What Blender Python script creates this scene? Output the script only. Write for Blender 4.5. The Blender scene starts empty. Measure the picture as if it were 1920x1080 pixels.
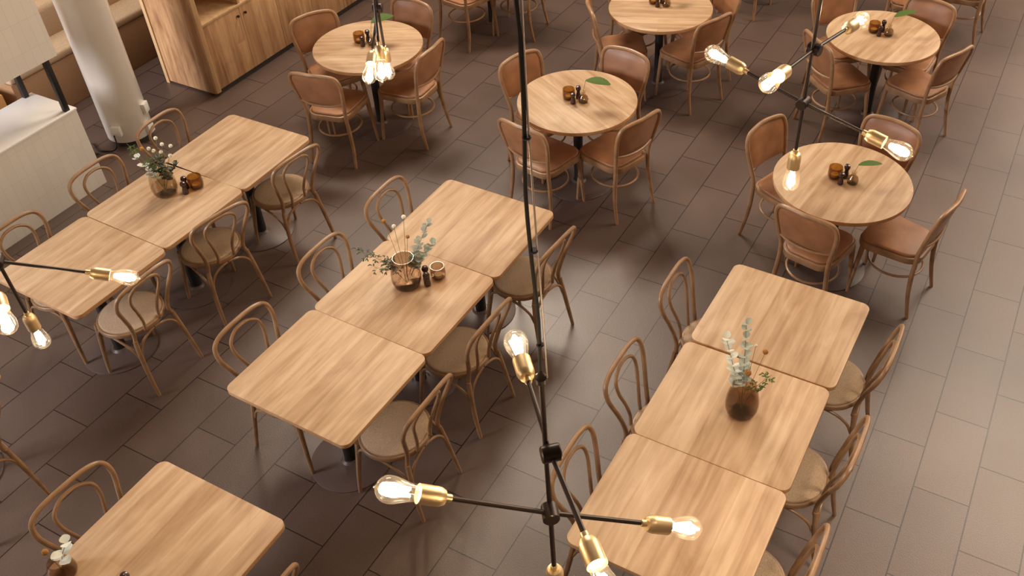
import bpy, bmesh, math, random
from mathutils import Vector, Matrix
PI = math.pi
random.seed(7)
scene = bpy.context.scene
COL = scene.collection

# ------------------------------------------------------------------ camera
CAM_H = 4.46266
cd = bpy.data.cameras.new('camera'); cam = bpy.data.objects.new('camera', cd); COL.objects.link(cam)
cR = Vector((0.88449718, 0.46602438, -0.02204581)); cU = Vector((-0.29078168, 0.5876132, 0.75508724)); cF = Vector((-0.36484347, 0.66146201, -0.65525357))
m = Matrix((cR, cU, -cF)).transposed().to_4x4(); m.translation = Vector((0, 0, CAM_H))
cam.matrix_world = m
cd.sensor_width = 36.0; cd.lens = 33.26
cd.shift_x = -114.185 / 1920; cd.shift_y = -49.41 / 1920
cd.clip_start = 0.05; cd.clip_end = 60
scene.camera = cam

# ------------------------------------------------------------------ world, exposure, large lights
w = bpy.data.worlds.new('world'); scene.world = w; w.use_nodes = True
w.node_tree.nodes['Background'].inputs[0].default_value = (0.9, 0.75, 0.62, 1)
w.node_tree.nodes['Background'].inputs[1].default_value = 0.2
scene.view_settings.view_transform = 'Standard'; scene.view_settings.look = 'None'
scene.view_settings.exposure = 0.52; scene.view_settings.gamma = 1.0
scene.view_settings.use_curve_mapping = False

def area(name, loc, target, sx, sy, power, color):
    l = bpy.data.lights.new(name, 'AREA'); l.shape = 'RECTANGLE'; l.size = sx; l.size_y = sy
    l.energy = power; l.color = color
    o = bpy.data.objects.new(name, l); COL.objects.link(o); o.location = loc
    o.rotation_euler = (Vector(target) - Vector(loc)).to_track_quat('-Z', 'Y').to_euler()
    return o
# daylight from the tall windows and the warm ceiling fixtures of the hall
area('ceiling_light_main', (-5.7, 7.6, 6.3), (-2.6, 3.8, 0), 3.4, 1.8, 400, (1.0, 0.85, 0.68))
area('ceiling_light_right', (1.6, 8.4, 6.35), (1.0, 4.6, 0), 4.0, 5.0, 450, (1.0, 0.83, 0.65))
area('ceiling_spot_right', (2.9, 1.9, 5.9), (1.7, 1.6, 0), 1.4, 1.4, 65, (1.0, 0.82, 0.62)).data.spread = math.radians(62)
area('window_light_end', (2.2, 13.4, 3.2), (0.5, 4.0, 0.0), 4.5, 3.6, 170, (1.0, 0.82, 0.65))
area('window_light_near', (-8.3, -2.9, 3.6), (-6.9, 3.8, 0.7), 3.0, 3.0, 240, (0.98, 0.96, 1.0)).data.spread = math.radians(100)

# ------------------------------------------------------------------ materials
def mat(name, base=(0.5, 0.5, 0.5), rough=0.5, metal=0.0, spec=0.5, coat=0.0):
    M = bpy.data.materials.new(name); M.use_nodes = True
    b = M.node_tree.nodes['Principled BSDF']
    b.inputs['Base Color'].default_value = (*base, 1); b.inputs['Roughness'].default_value = rough
    b.inputs['Metallic'].default_value = metal; b.inputs['Specular IOR Level'].default_value = spec
    b.inputs['Coat Weight'].default_value = coat
    return M
def N(M, t, **kw):
    n = M.node_tree.nodes.new(t)
    for k, v in kw.items():
        if k in n.inputs.keys(): n.inputs[k].default_value = v
        else: setattr(n, k, v)
    return n
def L(M, a, b): M.node_tree.links.new(a, b)
def ramp(M, stops):
    r = M.node_tree.nodes.new('ShaderNodeValToRGB'); e = r.color_ramp.elements
    while len(e) < len(stops): e.new(0.5)
    for el, (p, c) in zip(e, stops): el.position = p; el.color = (*c, 1)
    return r
def mixc(M, mode='MIX', fac=0.5):
    n = M.node_tree.nodes.new('ShaderNodeMix'); n.data_type = 'RGBA'; n.blend_type = mode; n.inputs[0].default_value = fac
    return n

def wood(name, c1, c2, c3, plank=0.1, rough=0.55, axis='Y', planklen=4.0, rot=0.0, var=0.8):
    """planked oak laminate: grain along the local axis"""
    M = mat(name, c1, rough)
    b = M.node_tree.nodes['Principled BSDF']
    tc = N(M, 'ShaderNodeTexCoord'); mp = N(M, 'ShaderNodeMapping')
    if axis == 'Y': mp.inputs['Rotation'].default_value = (0, 0, PI / 2 + rot)
    elif axis == 'Z': mp.inputs['Rotation'].default_value = (0, PI / 2, 0)
    else: mp.inputs['Rotation'].default_value = (0, 0, rot)
    L(M, tc.outputs['Object'], mp.inputs[0])
    oi = N(M, 'ShaderNodeObjectInfo')
    add = N(M, 'ShaderNodeVectorMath', operation='ADD'); L(M, mp.outputs[0], add.inputs[0])
    sc = N(M, 'ShaderNodeVectorMath', operation='SCALE'); cmb = N(M, 'ShaderNodeCombineXYZ')
    L(M, oi.outputs['Random'], cmb.inputs[0]); L(M, oi.outputs['Random'], cmb.inputs[2])
    L(M, cmb.outputs[0], sc.inputs[0]); sc.inputs['Scale'].default_value = 9.0
    L(M, sc.outputs[0], add.inputs[1])
    br = N(M, 'ShaderNodeTexBrick'); br.offset = 0.37; br.inputs['Scale'].default_value = 1
    br.inputs['Brick Width'].default_value = planklen; br.inputs['Row Height'].default_value = plank
    br.inputs['Mortar Size'].default_value = 0.0; br.inputs['Color1'].default_value = (0, 0, 0, 1); br.inputs['Color2'].default_value = (1, 1, 1, 1)
    L(M, add.outputs[0], br.inputs['Vector'])
    # streaks
    st = N(M, 'ShaderNodeMapping'); st.inputs['Scale'].default_value = (1.6, 26, 26)
    L(M, add.outputs[0], st.inputs[0])
    nz = N(M, 'ShaderNodeTexNoise'); nz.inputs['Scale'].default_value = 1.0; nz.inputs['Detail'].default_value = 6; nz.inputs['Distortion'].default_value = 0.6
    L(M, st.outputs[0], nz.inputs['Vector'])
    st2 = N(M, 'ShaderNodeMapping'); st2.inputs['Scale'].default_value = (2.0, 6, 6); L(M, add.outputs[0], st2.inputs[0])
    nz2 = N(M, 'ShaderNodeTexNoise'); nz2.inputs['Scale'].default_value = 1.3; nz2.inputs['Detail'].default_value = 3; nz2.inputs['Distortion'].default_value = 1.2
    L(M, st2.outputs[0], nz2.inputs['Vector'])
    a1 = N(M, 'ShaderNodeMath', operation='MULTIPLY'); L(M, br.outputs['Color'], a1.inputs[0]); a1.inputs[1].default_value = 0.24 * var
    a2 = N(M, 'ShaderNodeMath', operation='MULTIPLY_ADD'); L(M, nz.outputs[0], a2.inputs[0]); a2.inputs[1].default_value = 0.75; L(M, a1.outputs[0], a2.inputs[2])
    a3 = N(M, 'ShaderNodeMath', operation='MULTIPLY_ADD'); L(M, nz2.outputs[0], a3.inputs[0]); a3.inputs[1].default_value = 0.55; L(M, a2.outputs[0], a3.inputs[2])
    r = ramp(M, [(0.48, c3), (0.75, c1), (1.0, c2)]); L(M, a3.outputs[0], r.inputs[0])
    L(M, r.outputs[0], b.inputs['Base Color'])
    return M

TOP = wood('table_oak', (0.46, 0.305, 0.178), (0.58, 0.415, 0.265), (0.32, 0.185, 0.09))
TOPX = wood('table_oak_cross', (0.56, 0.365, 0.20), (0.68, 0.475, 0.285), (0.40, 0.225, 0.10), axis='X')
EDGE = wood('table_edge', (0.50, 0.29, 0.14), (0.58, 0.36, 0.19), (0.42, 0.22, 0.10), plank=0.3)
CABW = wood('cabinet_oak', (0.46, 0.26, 0.125), (0.60, 0.37, 0.19), (0.26, 0.125, 0.055), plank=0.095, axis='Z', planklen=4.0, var=1.0)
CABE = wood('cabinet_edge', (0.58, 0.38, 0.20), (0.68, 0.46, 0.27), (0.48, 0.29, 0.14), plank=0.2, axis='Z')

def bent(name, c, rough=0.38):
    M = mat(name, c, rough); b = M.node_tree.nodes['Principled BSDF']
    tc = N(M, 'ShaderNodeTexCoord'); nz = N(M, 'ShaderNodeTexNoise'); nz.inputs['Scale'].default_value = 14; nz.inputs['Detail'].default_value = 4
    L(M, tc.outputs['Object'], nz.inputs['Vector'])
    r = ramp(M, [(0.3, tuple(x * 0.78 for x in c)), (0.7, tuple(min(1, x * 1.2) for x in c))]); L(M, nz.outputs[0], r.inputs[0])
    L(M, r.outputs[0], b.inputs['Base Color']); return M
BENT = bent('bentwood', (0.27, 0.155, 0.078))
BENT2 = bent('bentwood_light', (0.32, 0.18, 0.09))

def fabric(name, c, rough=0.9, scale=260, bump=0.25, spec=0.2):
    M = mat(name, c, rough, spec=spec); b = M.node_tree.nodes['Principled BSDF']
    tc = N(M, 'ShaderNodeTexCoord'); nz = N(M, 'ShaderNodeTexNoise'); nz.inputs['Scale'].default_value = scale; nz.inputs['Detail'].default_value = 2
    L(M, tc.outputs['Object'], nz.inputs['Vector'])
    r = ramp(M, [(0.3, tuple(x * 0.72 for x in c)), (0.7, tuple(min(1, x * 1.28) for x in c))]); L(M, nz.outputs[0], r.inputs[0])
    L(M, r.outputs[0], b.inputs['Base Color'])
    bp = N(M, 'ShaderNodeBump'); bp.inputs['Strength'].default_value = bump; bp.inputs['Distance'].default_value = 0.002
    L(M, nz.outputs[0], bp.inputs['Height']); L(M, bp.outputs[0], b.inputs['Normal'])
    return M
SEATF = fabric('seat_fabric', (0.42, 0.305, 0.205))
def leather(name, c):
    M = mat(name, c, 0.42, spec=0.45); b = M.node_tree.nodes['Principled BSDF']
    tc = N(M, 'ShaderNodeTexCoord'); nz = N(M, 'ShaderNodeTexNoise'); nz.inputs['Scale'].default_value = 9; nz.inputs['Detail'].default_value = 5
    L(M, tc.outputs['Object'], nz.inputs['Vector'])
    r = ramp(M, [(0.25, tuple(x * 0.75 for x in c)), (0.75, tuple(min(1, x * 1.22) for x in c))]); L(M, nz.outputs[0], r.inputs[0])
    L(M, r.outputs[0], b.inputs['Base Color'])
    vz = N(M, 'ShaderNodeTexVoronoi'); vz.inputs['Scale'].default_value = 220; L(M, tc.outputs['Object'], vz.inputs['Vector'])
    bp = N(M, 'ShaderNodeBump'); bp.inputs['Strength'].default_value = 0.15; bp.inputs['Distance'].default_value = 0.001
    L(M, vz.outputs[0], bp.inputs['Height']); L(M, bp.outputs[0], b.inputs['Normal'])
    return M
LEATH = leather('cognac_leather', (0.34, 0.158, 0.074))
IRON = mat('black_iron', (0.018, 0.015, 0.015), 0.5, 0.2)
DISC = mat('table_foot_metal', (0.092, 0.062, 0.053), 0.42, 0.0)
BRASS = mat('brushed_brass', (0.86, 0.66, 0.38), 0.40, 0.9)
STEEL = mat('steel_wire', (0.75, 0.7, 0.65), 0.3, 1.0)
LAMPM = mat('lamp_black', (0.045, 0.032, 0.028), 0.38, 0.5)
WHITE = mat('white_paint', (0.86, 0.84, 0.82), 0.35)
PLAST = mat('white_plastic', (0.8, 0.79, 0.75), 0.3)
RUBBER = mat('black_rubber', (0.015, 0.014, 0.014), 0.6)
TAN = fabric('banquette_tan', (0.27, 0.155, 0.08), scale=180)
TANL = fabric('banquette_light', (0.42, 0.30, 0.19), scale=180)
YEL = fabric('yellow_fabric', (0.62, 0.36, 0.04), scale=180)
LINEN = fabric('white_linen', (0.75, 0.68, 0.58), scale=180)
KICK = mat('kick_plate', (0.035, 0.03, 0.028), 0.5)
RED = mat('red_box', (0.45, 0.06, 0.02), 0.5)
LEAF = mat('green_leaf', (0.065, 0.115, 0.018), 0.65, spec=0.25)
LEAFD = mat('dark_leaf', (0.035, 0.05, 0.02), 0.5)
EUC = mat('eucalyptus_leaf', (0.33, 0.36, 0.30), 0.6)
EUCW = mat('pale_leaf', (0.62, 0.64, 0.56), 0.6)
STEM = mat('plant_stem', (0.25, 0.17, 0.08), 0.6)
STEMG = mat('green_stem', (0.16, 0.17, 0.06), 0.6)
BALL = fabric('dried_flower', (0.36, 0.17, 0.05), scale=300, bump=1.0)
BALLW = fabric('white_flower', (0.75, 0.72, 0.58), scale=300, bump=1.0)
PEPPER = mat('dark_mill', (0.035, 0.014, 0.012), 0.25, coat=0.4)
WAX = mat('candle_wax', (0.8, 0.68, 0.48), 0.5)

def thin_glass(name, tint, gloss=0.12, rough=0.02):
    M = bpy.data.materials.new(name); M.use_nodes = True; nt = M.node_tree; nt.nodes.clear()
    o = nt.nodes.new('ShaderNodeOutputMaterial'); t = nt.nodes.new('ShaderNodeBsdfTransparent'); g = nt.nodes.new('ShaderNodeBsdfGlossy')
    t.inputs[0].default_value = (*tint, 1); g.inputs['Roughness'].default_value = rough; g.inputs[0].default_value = (1, 1, 1, 1)
    lw = nt.nodes.new('ShaderNodeLayerWeight'); lw.inputs[0].default_value = 0.5
    pw = nt.nodes.new('ShaderNodeMath'); pw.operation = 'POWER'; pw.inputs[1].default_value = 3.0; nt.links.new(lw.outputs['Facing'], pw.inputs[0])
    ml = nt.nodes.new('ShaderNodeMath'); ml.operation = 'MULTIPLY_ADD'; ml.inputs[1].default_value = gloss * 2.2; ml.inputs[2].default_value = 0.035; nt.links.new(pw.outputs[0], ml.inputs[0])
    mx = nt.nodes.new('ShaderNodeMixShader'); nt.links.new(ml.outputs[0], mx.inputs[0])
    nt.links.new(t.outputs[0], mx.inputs[1]); nt.links.new(g.outputs[0], mx.inputs[2]); nt.links.new(mx.outputs[0], o.inputs[0])
    return M
BULBG = thin_glass('bulb_glass', (0.985, 0.965, 0.93), 0.25)
_nt = BULBG.node_tree; _tr = _nt.nodes.new('ShaderNodeBsdfTranslucent'); _tr.inputs[0].default_value = (1, 0.93, 0.82, 1)
_mx = _nt.nodes.new('ShaderNodeMixShader'); _mx.inputs[0].default_value = 0.007
_out = [n for n in _nt.nodes if n.type == 'OUTPUT_MATERIAL'][0]; _src = _out.inputs[0].links[0].from_socket
_nt.links.new(_src, _mx.inputs[1]); _nt.links.new(_tr.outputs[0], _mx.inputs[2]); _nt.links.new(_mx.outputs[0], _out.inputs[0])
SMOKE = thin_glass('smoked_glass', (0.74, 0.66, 0.58), 0.12)
CLEAR = thin_glass('clear_glass', (0.90, 0.87, 0.81), 0.12)
AMBER = thin_glass('amber_glass', (0.66, 0.50, 0.27), 0.25)
WATER = thin_glass('water', (0.78, 0.70, 0.60), 0.12)
FIL = bpy.data.materials.new('filament'); FIL.use_nodes = True
_b = FIL.node_tree.nodes['Principled BSDF']; _b.inputs['Emission Color'].default_value = (1, 0.80, 0.55, 1); _b.inputs['Emission Strength'].default_value = 60

# floor: 30 x 60 stone tiles in half bond
TX0, TW, TY0, TL = 0.1177, 0.30215, 3.3511, 0.60495
def floor_mat():
    M = mat('floor_tiles', (0.1, 0.08, 0.07), 0.4, spec=0.75); b = M.node_tree.nodes['Principled BSDF']
    tc = N(M, 'ShaderNodeTexCoord'); sp = N(M, 'ShaderNodeSeparateXYZ'); L(M, tc.outputs['Object'], sp.inputs[0])
    ax = N(M, 'ShaderNodeMath', operation='SUBTRACT'); L(M, sp.outputs[0], ax.inputs[0]); ax.inputs[1].default_value = TX0 + TW * -200
    ay = N(M, 'ShaderNodeMath', operation='SUBTRACT'); L(M, sp.outputs[1], ay.inputs[0]); ay.inputs[1].default_value = TY0 + TL * -100
    cb = N(M, 'ShaderNodeCombineXYZ'); L(M, ay.outputs[0], cb.inputs[0]); L(M, ax.outputs[0], cb.inputs[1])
    def brick(c1, c2, mo, ms):
        br = N(M, 'ShaderNodeTexBrick'); br.offset = 0.5; br.offset_frequency = 2; br.squash = 1
        br.inputs['Scale'].default_value = 1; br.inputs['Brick Width'].default_value = TL; br.inputs['Row Height'].default_value = TW
        br.inputs['Mortar Size'].default_value = ms; br.inputs['Mortar Smooth'].default_value = 0.1
        br.inputs['Color1'].default_value = (*c1, 1); br.inputs['Color2'].default_value = (*c2, 1); br.inputs['Mortar'].default_value = (*mo, 1)
        L(M, cb.outputs[0], br.inputs['Vector']); return br
    br = brick((0.098, 0.064, 0.052), (0.113, 0.075, 0.061), (0.012, 0.006, 0.005), 0.0034)
    nz = N(M, 'ShaderNodeTexNoise'); nz.inputs['Scale'].default_value = 150; nz.inputs['Detail'].default_value = 3; L(M, tc.outputs['Object'], nz.inputs['Vector'])
    r = ramp(M, [(0.3, (0.78, 0.78, 0.78)), (0.72, (1.16, 1.14, 1.12))]); L(M, nz.outputs[0], r.inputs[0])
    mx = mixc(M, 'MULTIPLY', 1.0); L(M, br.outputs['Color'], mx.inputs[6]); L(M, r.outputs[0], mx.inputs[7])
    n2 = N(M, 'ShaderNodeTexNoise'); n2.inputs['Scale'].default_value = 2.2; n2.inputs['Detail'].default_value = 5; L(M, tc.outputs['Object'], n2.inputs['Vector'])
    r2 = ramp(M, [(0.3, (0.9, 0.9, 0.9)), (0.7, (1.08, 1.08, 1.08))]); L(M, n2.outputs[0], r2.inputs[0])
    m2 = mixc(M, 'MULTIPLY', 1.0); L(M, mx.outputs[2], m2.inputs[6]); L(M, r2.outputs[0], m2.inputs[7])
    L(M, m2.outputs[2], b.inputs['Base Color'])
    rr = N(M, 'ShaderNodeMapRange'); L(M, n2.outputs[0], rr.inputs[0]); rr.inputs[3].default_value = 0.32; rr.inputs[4].default_value = 0.44
    L(M, rr.outputs[0], b.inputs['Roughness'])
    bp = N(M, 'ShaderNodeBump'); bp.inputs['Strength'].default_value = 0.25; bp.inputs['Distance'].default_value = 0.003
    L(M, nz.outputs[0], bp.inputs['Height'])
    bp2 = N(M, 'ShaderNodeBump'); bp2.inputs['Strength'].default_value = 0.6; bp2.inputs['Distance'].default_value = 0.003; bp2.invert = True
    L(M, br.outputs['Fac'], bp2.inputs['Height']); L(M, bp.outputs[0], bp2.inputs['Normal']); L(M, bp2.outputs[0], b.inputs['Normal'])
    return M
FLOOR = floor_mat()
def tile_mat():
    M = mat('white_wall_tiles', (0.7, 0.68, 0.62), 0.25); b = M.node_tree.nodes['Principled BSDF']
    tc = N(M, 'ShaderNodeTexCoord'); sp = N(M, 'ShaderNodeSeparateXYZ'); L(M, tc.outputs['Object'], sp.inputs[0])
    s = N(M, 'ShaderNodeMath', operation='ADD'); L(M, sp.outputs[0], s.inputs[0]); L(M, sp.outputs[1], s.inputs[1])
    cb = N(M, 'ShaderNodeCombineXYZ'); L(M, sp.outputs[2], cb.inputs[0]); L(M, s.outputs[0], cb.inputs[1])
    br = N(M, 'ShaderNodeTexBrick'); br.offset = 0.0; br.inputs['Scale'].default_value = 1
    br.inputs['Brick Width'].default_value = 0.21; br.inputs['Row Height'].default_value = 0.07; br.inputs['Mortar Size'].default_value = 0.0013
    br.inputs['Color1'].default_value = (0.82, 0.79, 0.74, 1); br.inputs['Color2'].default_value = (0.85, 0.82, 0.77, 1); br.inputs['Mortar'].default_value = (0.73, 0.69, 0.63, 1)
    L(M, cb.outputs[0], br.inputs['Vector']); L(M, br.outputs['Color'], b.inputs['Base Color'])
    return M
TILE = tile_mat()
PLASTER = mat('warm_plaster', (0.34, 0.27, 0.21), 0.8)
CEILM = mat('ceiling_paint', (0.30, 0.24, 0.19), 0.8)

# ------------------------------------------------------------------ mesh helpers
def frame(d):
    d = d.normalized(); a = Vector((0, 0, 1)) if abs(d.z) < 0.9 else Vector((1, 0, 0))
    u = d.cross(a).normalized(); return u, d.cross(u).normalized()
def catmull(P, n=6, closed=False):
    P = [Vector(p) for p in P]; out = []
    k = len(P); rng = range(k if closed else k - 1)
    for i in rng:
        if closed: p0, p1, p2, p3 = P[(i - 1) % k], P[i], P[(i + 1) % k], P[(i + 2) % k]
        else: p0, p1, p2, p3 = P[max(i - 1, 0)], P[i], P[i + 1], P[min(i + 2, k - 1)]
        for j in range(n):
            t = j / n
            out.append(0.5 * ((2 * p1) + (-p0 + p2) * t + (2 * p0 - 5 * p1 + 4 * p2 - p3) * t * t + (-p0 + 3 * p1 - 3 * p2 + p3) * t ** 3))
    if not closed: out.append(P[-1])
    return out
def tube(bm, pts, r, seg=8, closed=False, flat=None):
    """sweep; r number or list; flat=(a,b) elliptical scale"""
    pts = [Vector(p) for p in pts]; n = len(pts)
    rs = r if isinstance(r, (list, tuple)) else [r] * n
    if len(rs) != n:
        rs = [rs[min(len(rs) - 1, int(i * (len(rs) - 1) / (n - 1)))] * (1 - (i * (len(rs) - 1) / (n - 1)) % 1) + rs[min(len(rs) - 1, int(i * (len(rs) - 1) / (n - 1)) + 1)] * ((i * (len(rs) - 1) / (n - 1)) % 1) for i in range(n)]
    rings = []; u = None
    for i, p in enumerate(pts):
        if closed: d = pts[(i + 1) % n] - pts[(i - 1) % n]
        else: d = pts[min(i + 1, n - 1)] - pts[max(i - 1, 0)]
        d.normalize()
        if u is None: u, v = frame(d)
        else:
            u = (u - d * u.dot(d)).normalized(); v = d.cross(u).normalized()
        fa, fb = flat or (1, 1)
        rings.append([bm.verts.new(p + u * (math.cos(a) * rs[i] * fa) + v * (math.sin(a) * rs[i] * fb)) for a in [2 * PI * k / seg for k in range(seg)]])
    m_ = n if closed else n - 1
    for i in range(m_):
        A, B = rings[i], rings[(i + 1) % n]
        sh = 0
        if closed and i == n - 1:
            best = min(range(seg), key=lambda s: (A[0].co - B[s].co).length); sh = best
        for k in range(seg):
            bm.faces.new((A[k], A[(k + 1) % seg], B[(k + 1 + sh) % seg], B[(k + sh) % seg]))
    if not closed:
        bm.faces.new(rings[0][::-1]); bm.faces.new(rings[-1])
def lathe(bm, prof, seg=24, o=(0, 0, 0), ax=(0, 0, 1), caps=True):
    o = Vector(o); ax = Vector(ax).normalized(); u, v = frame(ax); rings = []
    for r, z in prof:
        rings.append([bm.verts.new(o + ax * z + (u * math.cos(a) + v * math.sin(a)) * max(r, 0.0003)) for a in [2 * PI * k / seg for k in range(seg)]])
    for A, B in zip(rings, rings[1:]):
        for k in range(seg): bm.faces.new((A[k], B[k], B[(k + 1) % seg], A[(k + 1) % seg]))
    if caps: bm.faces.new(rings[0]); bm.faces.new(rings[-1][::-1])
def box(bm, x0, y0, z0, x1, y1, z1, bev=0.0, seg=2):
    vs = [bm.verts.new((x, y, z)) for x in (x0, x1) for y in (y0, y1) for z in (z0, z1)]
    fs = [bm.faces.new([vs[i] for i in f]) for f in ((0, 1, 3, 2), (4, 6, 7, 5), (0, 4, 5, 1), (2, 3, 7, 6), (0, 2, 6, 4), (1, 5, 7, 3))]
    if bev: bmesh.ops.bevel(bm, geom=list({e for f in fs for e in f.edges}), offset=bev, segments=seg, affect='EDGES', profile=0.5)
def prism(bm, outline, z0, z1, bev=0.0, bseg=2, dome=0.0):
    """outline list of (x,y) -> solid slab with rounded rims"""
    c = Vector((sum(p[0] for p in outline) / len(outline), sum(p[1] for p in outline) / len(outline), 0))
    lv = []
    steps = [(0, 0)] if not bev else [(1 - math.cos(a), math.sin(a)) for a in [PI / 2 * k / bseg for k in range(bseg + 1)]]
    def ring(ins, z): return [bm.verts.new((p[0] + (c.x - p[0]) * ins / max(1e-6, (Vector((p[0], p[1], 0)) - c).length), p[1] + (c.y - p[1]) * ins / max(1e-6, (Vector((p[0], p[1], 0)) - c).length), z)) for p in outline]
    for a, b in reversed(steps): lv.append(ring(a * bev, z0 + (1 - b) * bev if bev else z0))
    for a, b in steps: lv.append(ring(a * bev, z1 - (1 - b) * bev if bev else z1))
    if dome:
        R = max((Vector((p[0], p[1], 0)) - c).length for p in outline)
        for f in (0.8, 0.55, 0.3): lv.append([bm.verts.new((c.x + (v.co.x - c.x) * f, c.y + (v.co.y - c.y) * f, z1 + dome * (1 - f * f))) for v in lv[2 * len(steps) - 1]])
    n = len(outline)
    for A, B in zip(lv, lv[1:]):
        for k in range(n): bm.faces.new((A[k], A[(k + 1) % n], B[(k + 1) % n], B[k]))
    bm.faces.new(lv[0][::-1]); bm.faces.new(lv[-1])
def rrect(w_, h_, r, seg=6, cx=0, cy=0):
    out = []
    for sx, sy, a0 in ((1, 1, 0), (-1, 1, PI / 2), (-1, -1, PI), (1, -1, 1.5 * PI)):
        for k in range(seg + 1):
            a = a0 + PI / 2 * k / seg
            out.append((cx + sx * (w_ / 2 - r) + r * math.cos(a), cy + sy * (h_ / 2 - r) + r * math.sin(a)))
    return out
def obj(name, bm, material, parent=None, smooth=True, ang=35):
    bmesh.ops.recalc_face_normals(bm, faces=bm.faces)
    me = bpy.data.meshes.new(name); bm.to_mesh(me); bm.free()
    for f in (material if isinstance(material, (list, tuple)) else [material]): me.materials.append(f)
    if smooth:
        me.polygons.foreach_set('use_smooth', [True] * len(me.polygons)); me.set_sharp_from_angle(angle=math.radians(ang))
    o = bpy.data.objects.new(name, me); COL.objects.link(o)
    if parent is not None: o.parent = parent
    return o
def tag(o, label, cat, group=None, kind=None):
    o['label'] = label; o['category'] = cat
    if group: o['group'] = group
    if kind: o['kind'] = kind
    return o
def thing(name, label, cat, loc=(0, 0, 0), rz=0.0, group=None):
    o = bpy.data.objects.new(name, None); COL.objects.link(o); o.empty_display_size = 0.1
    o.location = loc; o.rotation_euler = (0, 0, rz); return tag(o, label, cat, group)
def kids(o): return [c for c in bpy.data.objects if c.parent == o]
def copy_tree(o, parent=None):
    c = o.copy(); COL.objects.link(c); c.parent = parent
    for ch in kids(o): copy_tree(ch, c)
    return c
def place(proto, used, loc, rz, label, group=None):
    o = copy_tree(proto) if used else proto
    o.location = loc; o.rotation_euler = (0, 0, rz); o['label'] = label
    if group: o['group'] = group
    return o
def struct(name, bm, material):
    o = obj(name, bm, material, smooth=False); o['kind'] = 'structure'; return o
B = bmesh.new

# ------------------------------------------------------------------ the hall
bm = B(); box(bm, -10, -3.5, -0.1, 4.5, 14, 0); struct('floor', bm, FLOOR)
bm = B(); box(bm, -10, -3.5, 6.6, 4.5, 14, 6.7); struct('ceiling', bm, CEILM)
bm = B(); box(bm, -10.1, -3.5, 0, -10, 14, 6.6); struct('wall_left', bm, PLASTER)
bm = B(); box(bm, 4.5, -3.5, 0, 4.6, 14, 6.6); struct('wall_right', bm, PLASTER)
bm = B(); box(bm, -10, 14, 0, 4.5, 14.1, 6.6); struct('wall_back', bm, PLASTER)
bm = B(); box(bm, -10, -3.6, 0, 4.5, -3.5, 6.6); struct('wall_front', bm, PLASTER)

# ------------------------------------------------------------------ tables
def foot(bmD, bmC, r=0.23):
    lathe(bmD, [(r, 0), (r, 0.007), (r - 0.004, 0.009), (0.06, 0.013), (0.045, 0.026)], 56)
    lathe(bmC, [(0.036, 0.012), (0.036, 0.70)], 20)
def arms(r, z=0.708, rot=0.0):
    bm = B()
    for k in range(4):
        a = rot + PI / 4 + k * PI / 2; c, s = math.cos(a), math.sin(a)
        tube(bm, [(c * 0.03, s * 0.03, z - 0.03), (c * r * 0.5, s * r * 0.5, z - 0.016), (c * r, s * r, z)], [0.014, 0.011, 0.008], 8)
    return bm
def square_table(cx, cy, wx, wy, rz, label):
    t = thing('square_table', label, 'table', (cx, cy, 0), rz, 'rounded rectangular oak tables pushed together in rows')
    bm = B(); prism(bm, rrect(wx, wy, 0.045, 8), 0.717, 0.745, 0.002, 2); o = obj('tabletop', bm, [TOP, EDGE], t, ang=30)
    for p in o.data.polygons:
        if abs(p.normal.z) < 0.5: p.material_index = 1
    bD, bC = B(), B(); foot(bD, bC, 0.235); obj('base_disc', bD, DISC, t); obj('column', bC, IRON, t)
    obj('support_arms', arms(0.26), IRON, t)
    return t
def T(name, L_, R_, Bt, Tp, ang, label):
    # edges measured in the row's own rotated frame
    a = math.radians(ang); cu = (L_ + R_) / 2; cv = (Bt + Tp) / 2
    square_table(cu * math.cos(a) - cv * math.sin(a), cu * math.sin(a) + cv * math.cos(a), R_ - L_, Tp - Bt - 0.002, a, label)
T('M3', -3.281, -2.462, 1.967, 2.663, -1.2, 'rectangular oak table at the near end of the middle three-table row, nothing on it')
T('M2', -3.276, -2.469, 2.668, 3.368, -1.1, 'rectangular oak table in the centre of the middle row, carrying the smoked vase with twigs')
T('M1', -3.253, -2.428, 3.397, 4.109, -0.5, 'bare rectangular oak table at the far end of the middle row, crossed by the cable')
T('L3', -5.179, -4.421, 1.970, 2.646, -1.2, 'rectangular oak table at the near end of the left row, under the brass lamp arm')
T('L2', -5.191, -4.441, 2.641, 3.321, -1.3, 'rectangular oak table in the centre of the left row, carrying the vase of white flowers')
T('L1', -5.086, -4.332, 3.470, 4.165, 0.6, 'rectangular oak table at the far end of the left row, bare, nearest the white pillar')
T('R1', -1.245, -0.437, 3.453, 4.162, -0.7, 'rectangular oak table at the far end of the right row, next to a round table')
T('R2', -1.210, -0.407, 2.743, 3.452, 0.0, 'rectangular oak table in the centre of the right row, carrying the vase of eucalyptus')
T('R3', -1.224, -0.408, 2.046, 2.741, -0.1, 'rectangular oak table at the near end of the right row, behind the two front bulbs')
T('N', -3.187, -2.393, 0.860, 1.560, 0.0, 'rectangular oak table alone at the bottom left, cut by the lower frame edge')
T('E', -5.16, -4.392, 0.880, 1.583, 0.0, 'rectangular oak table of which only a corner shows at the left frame edge')

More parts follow.
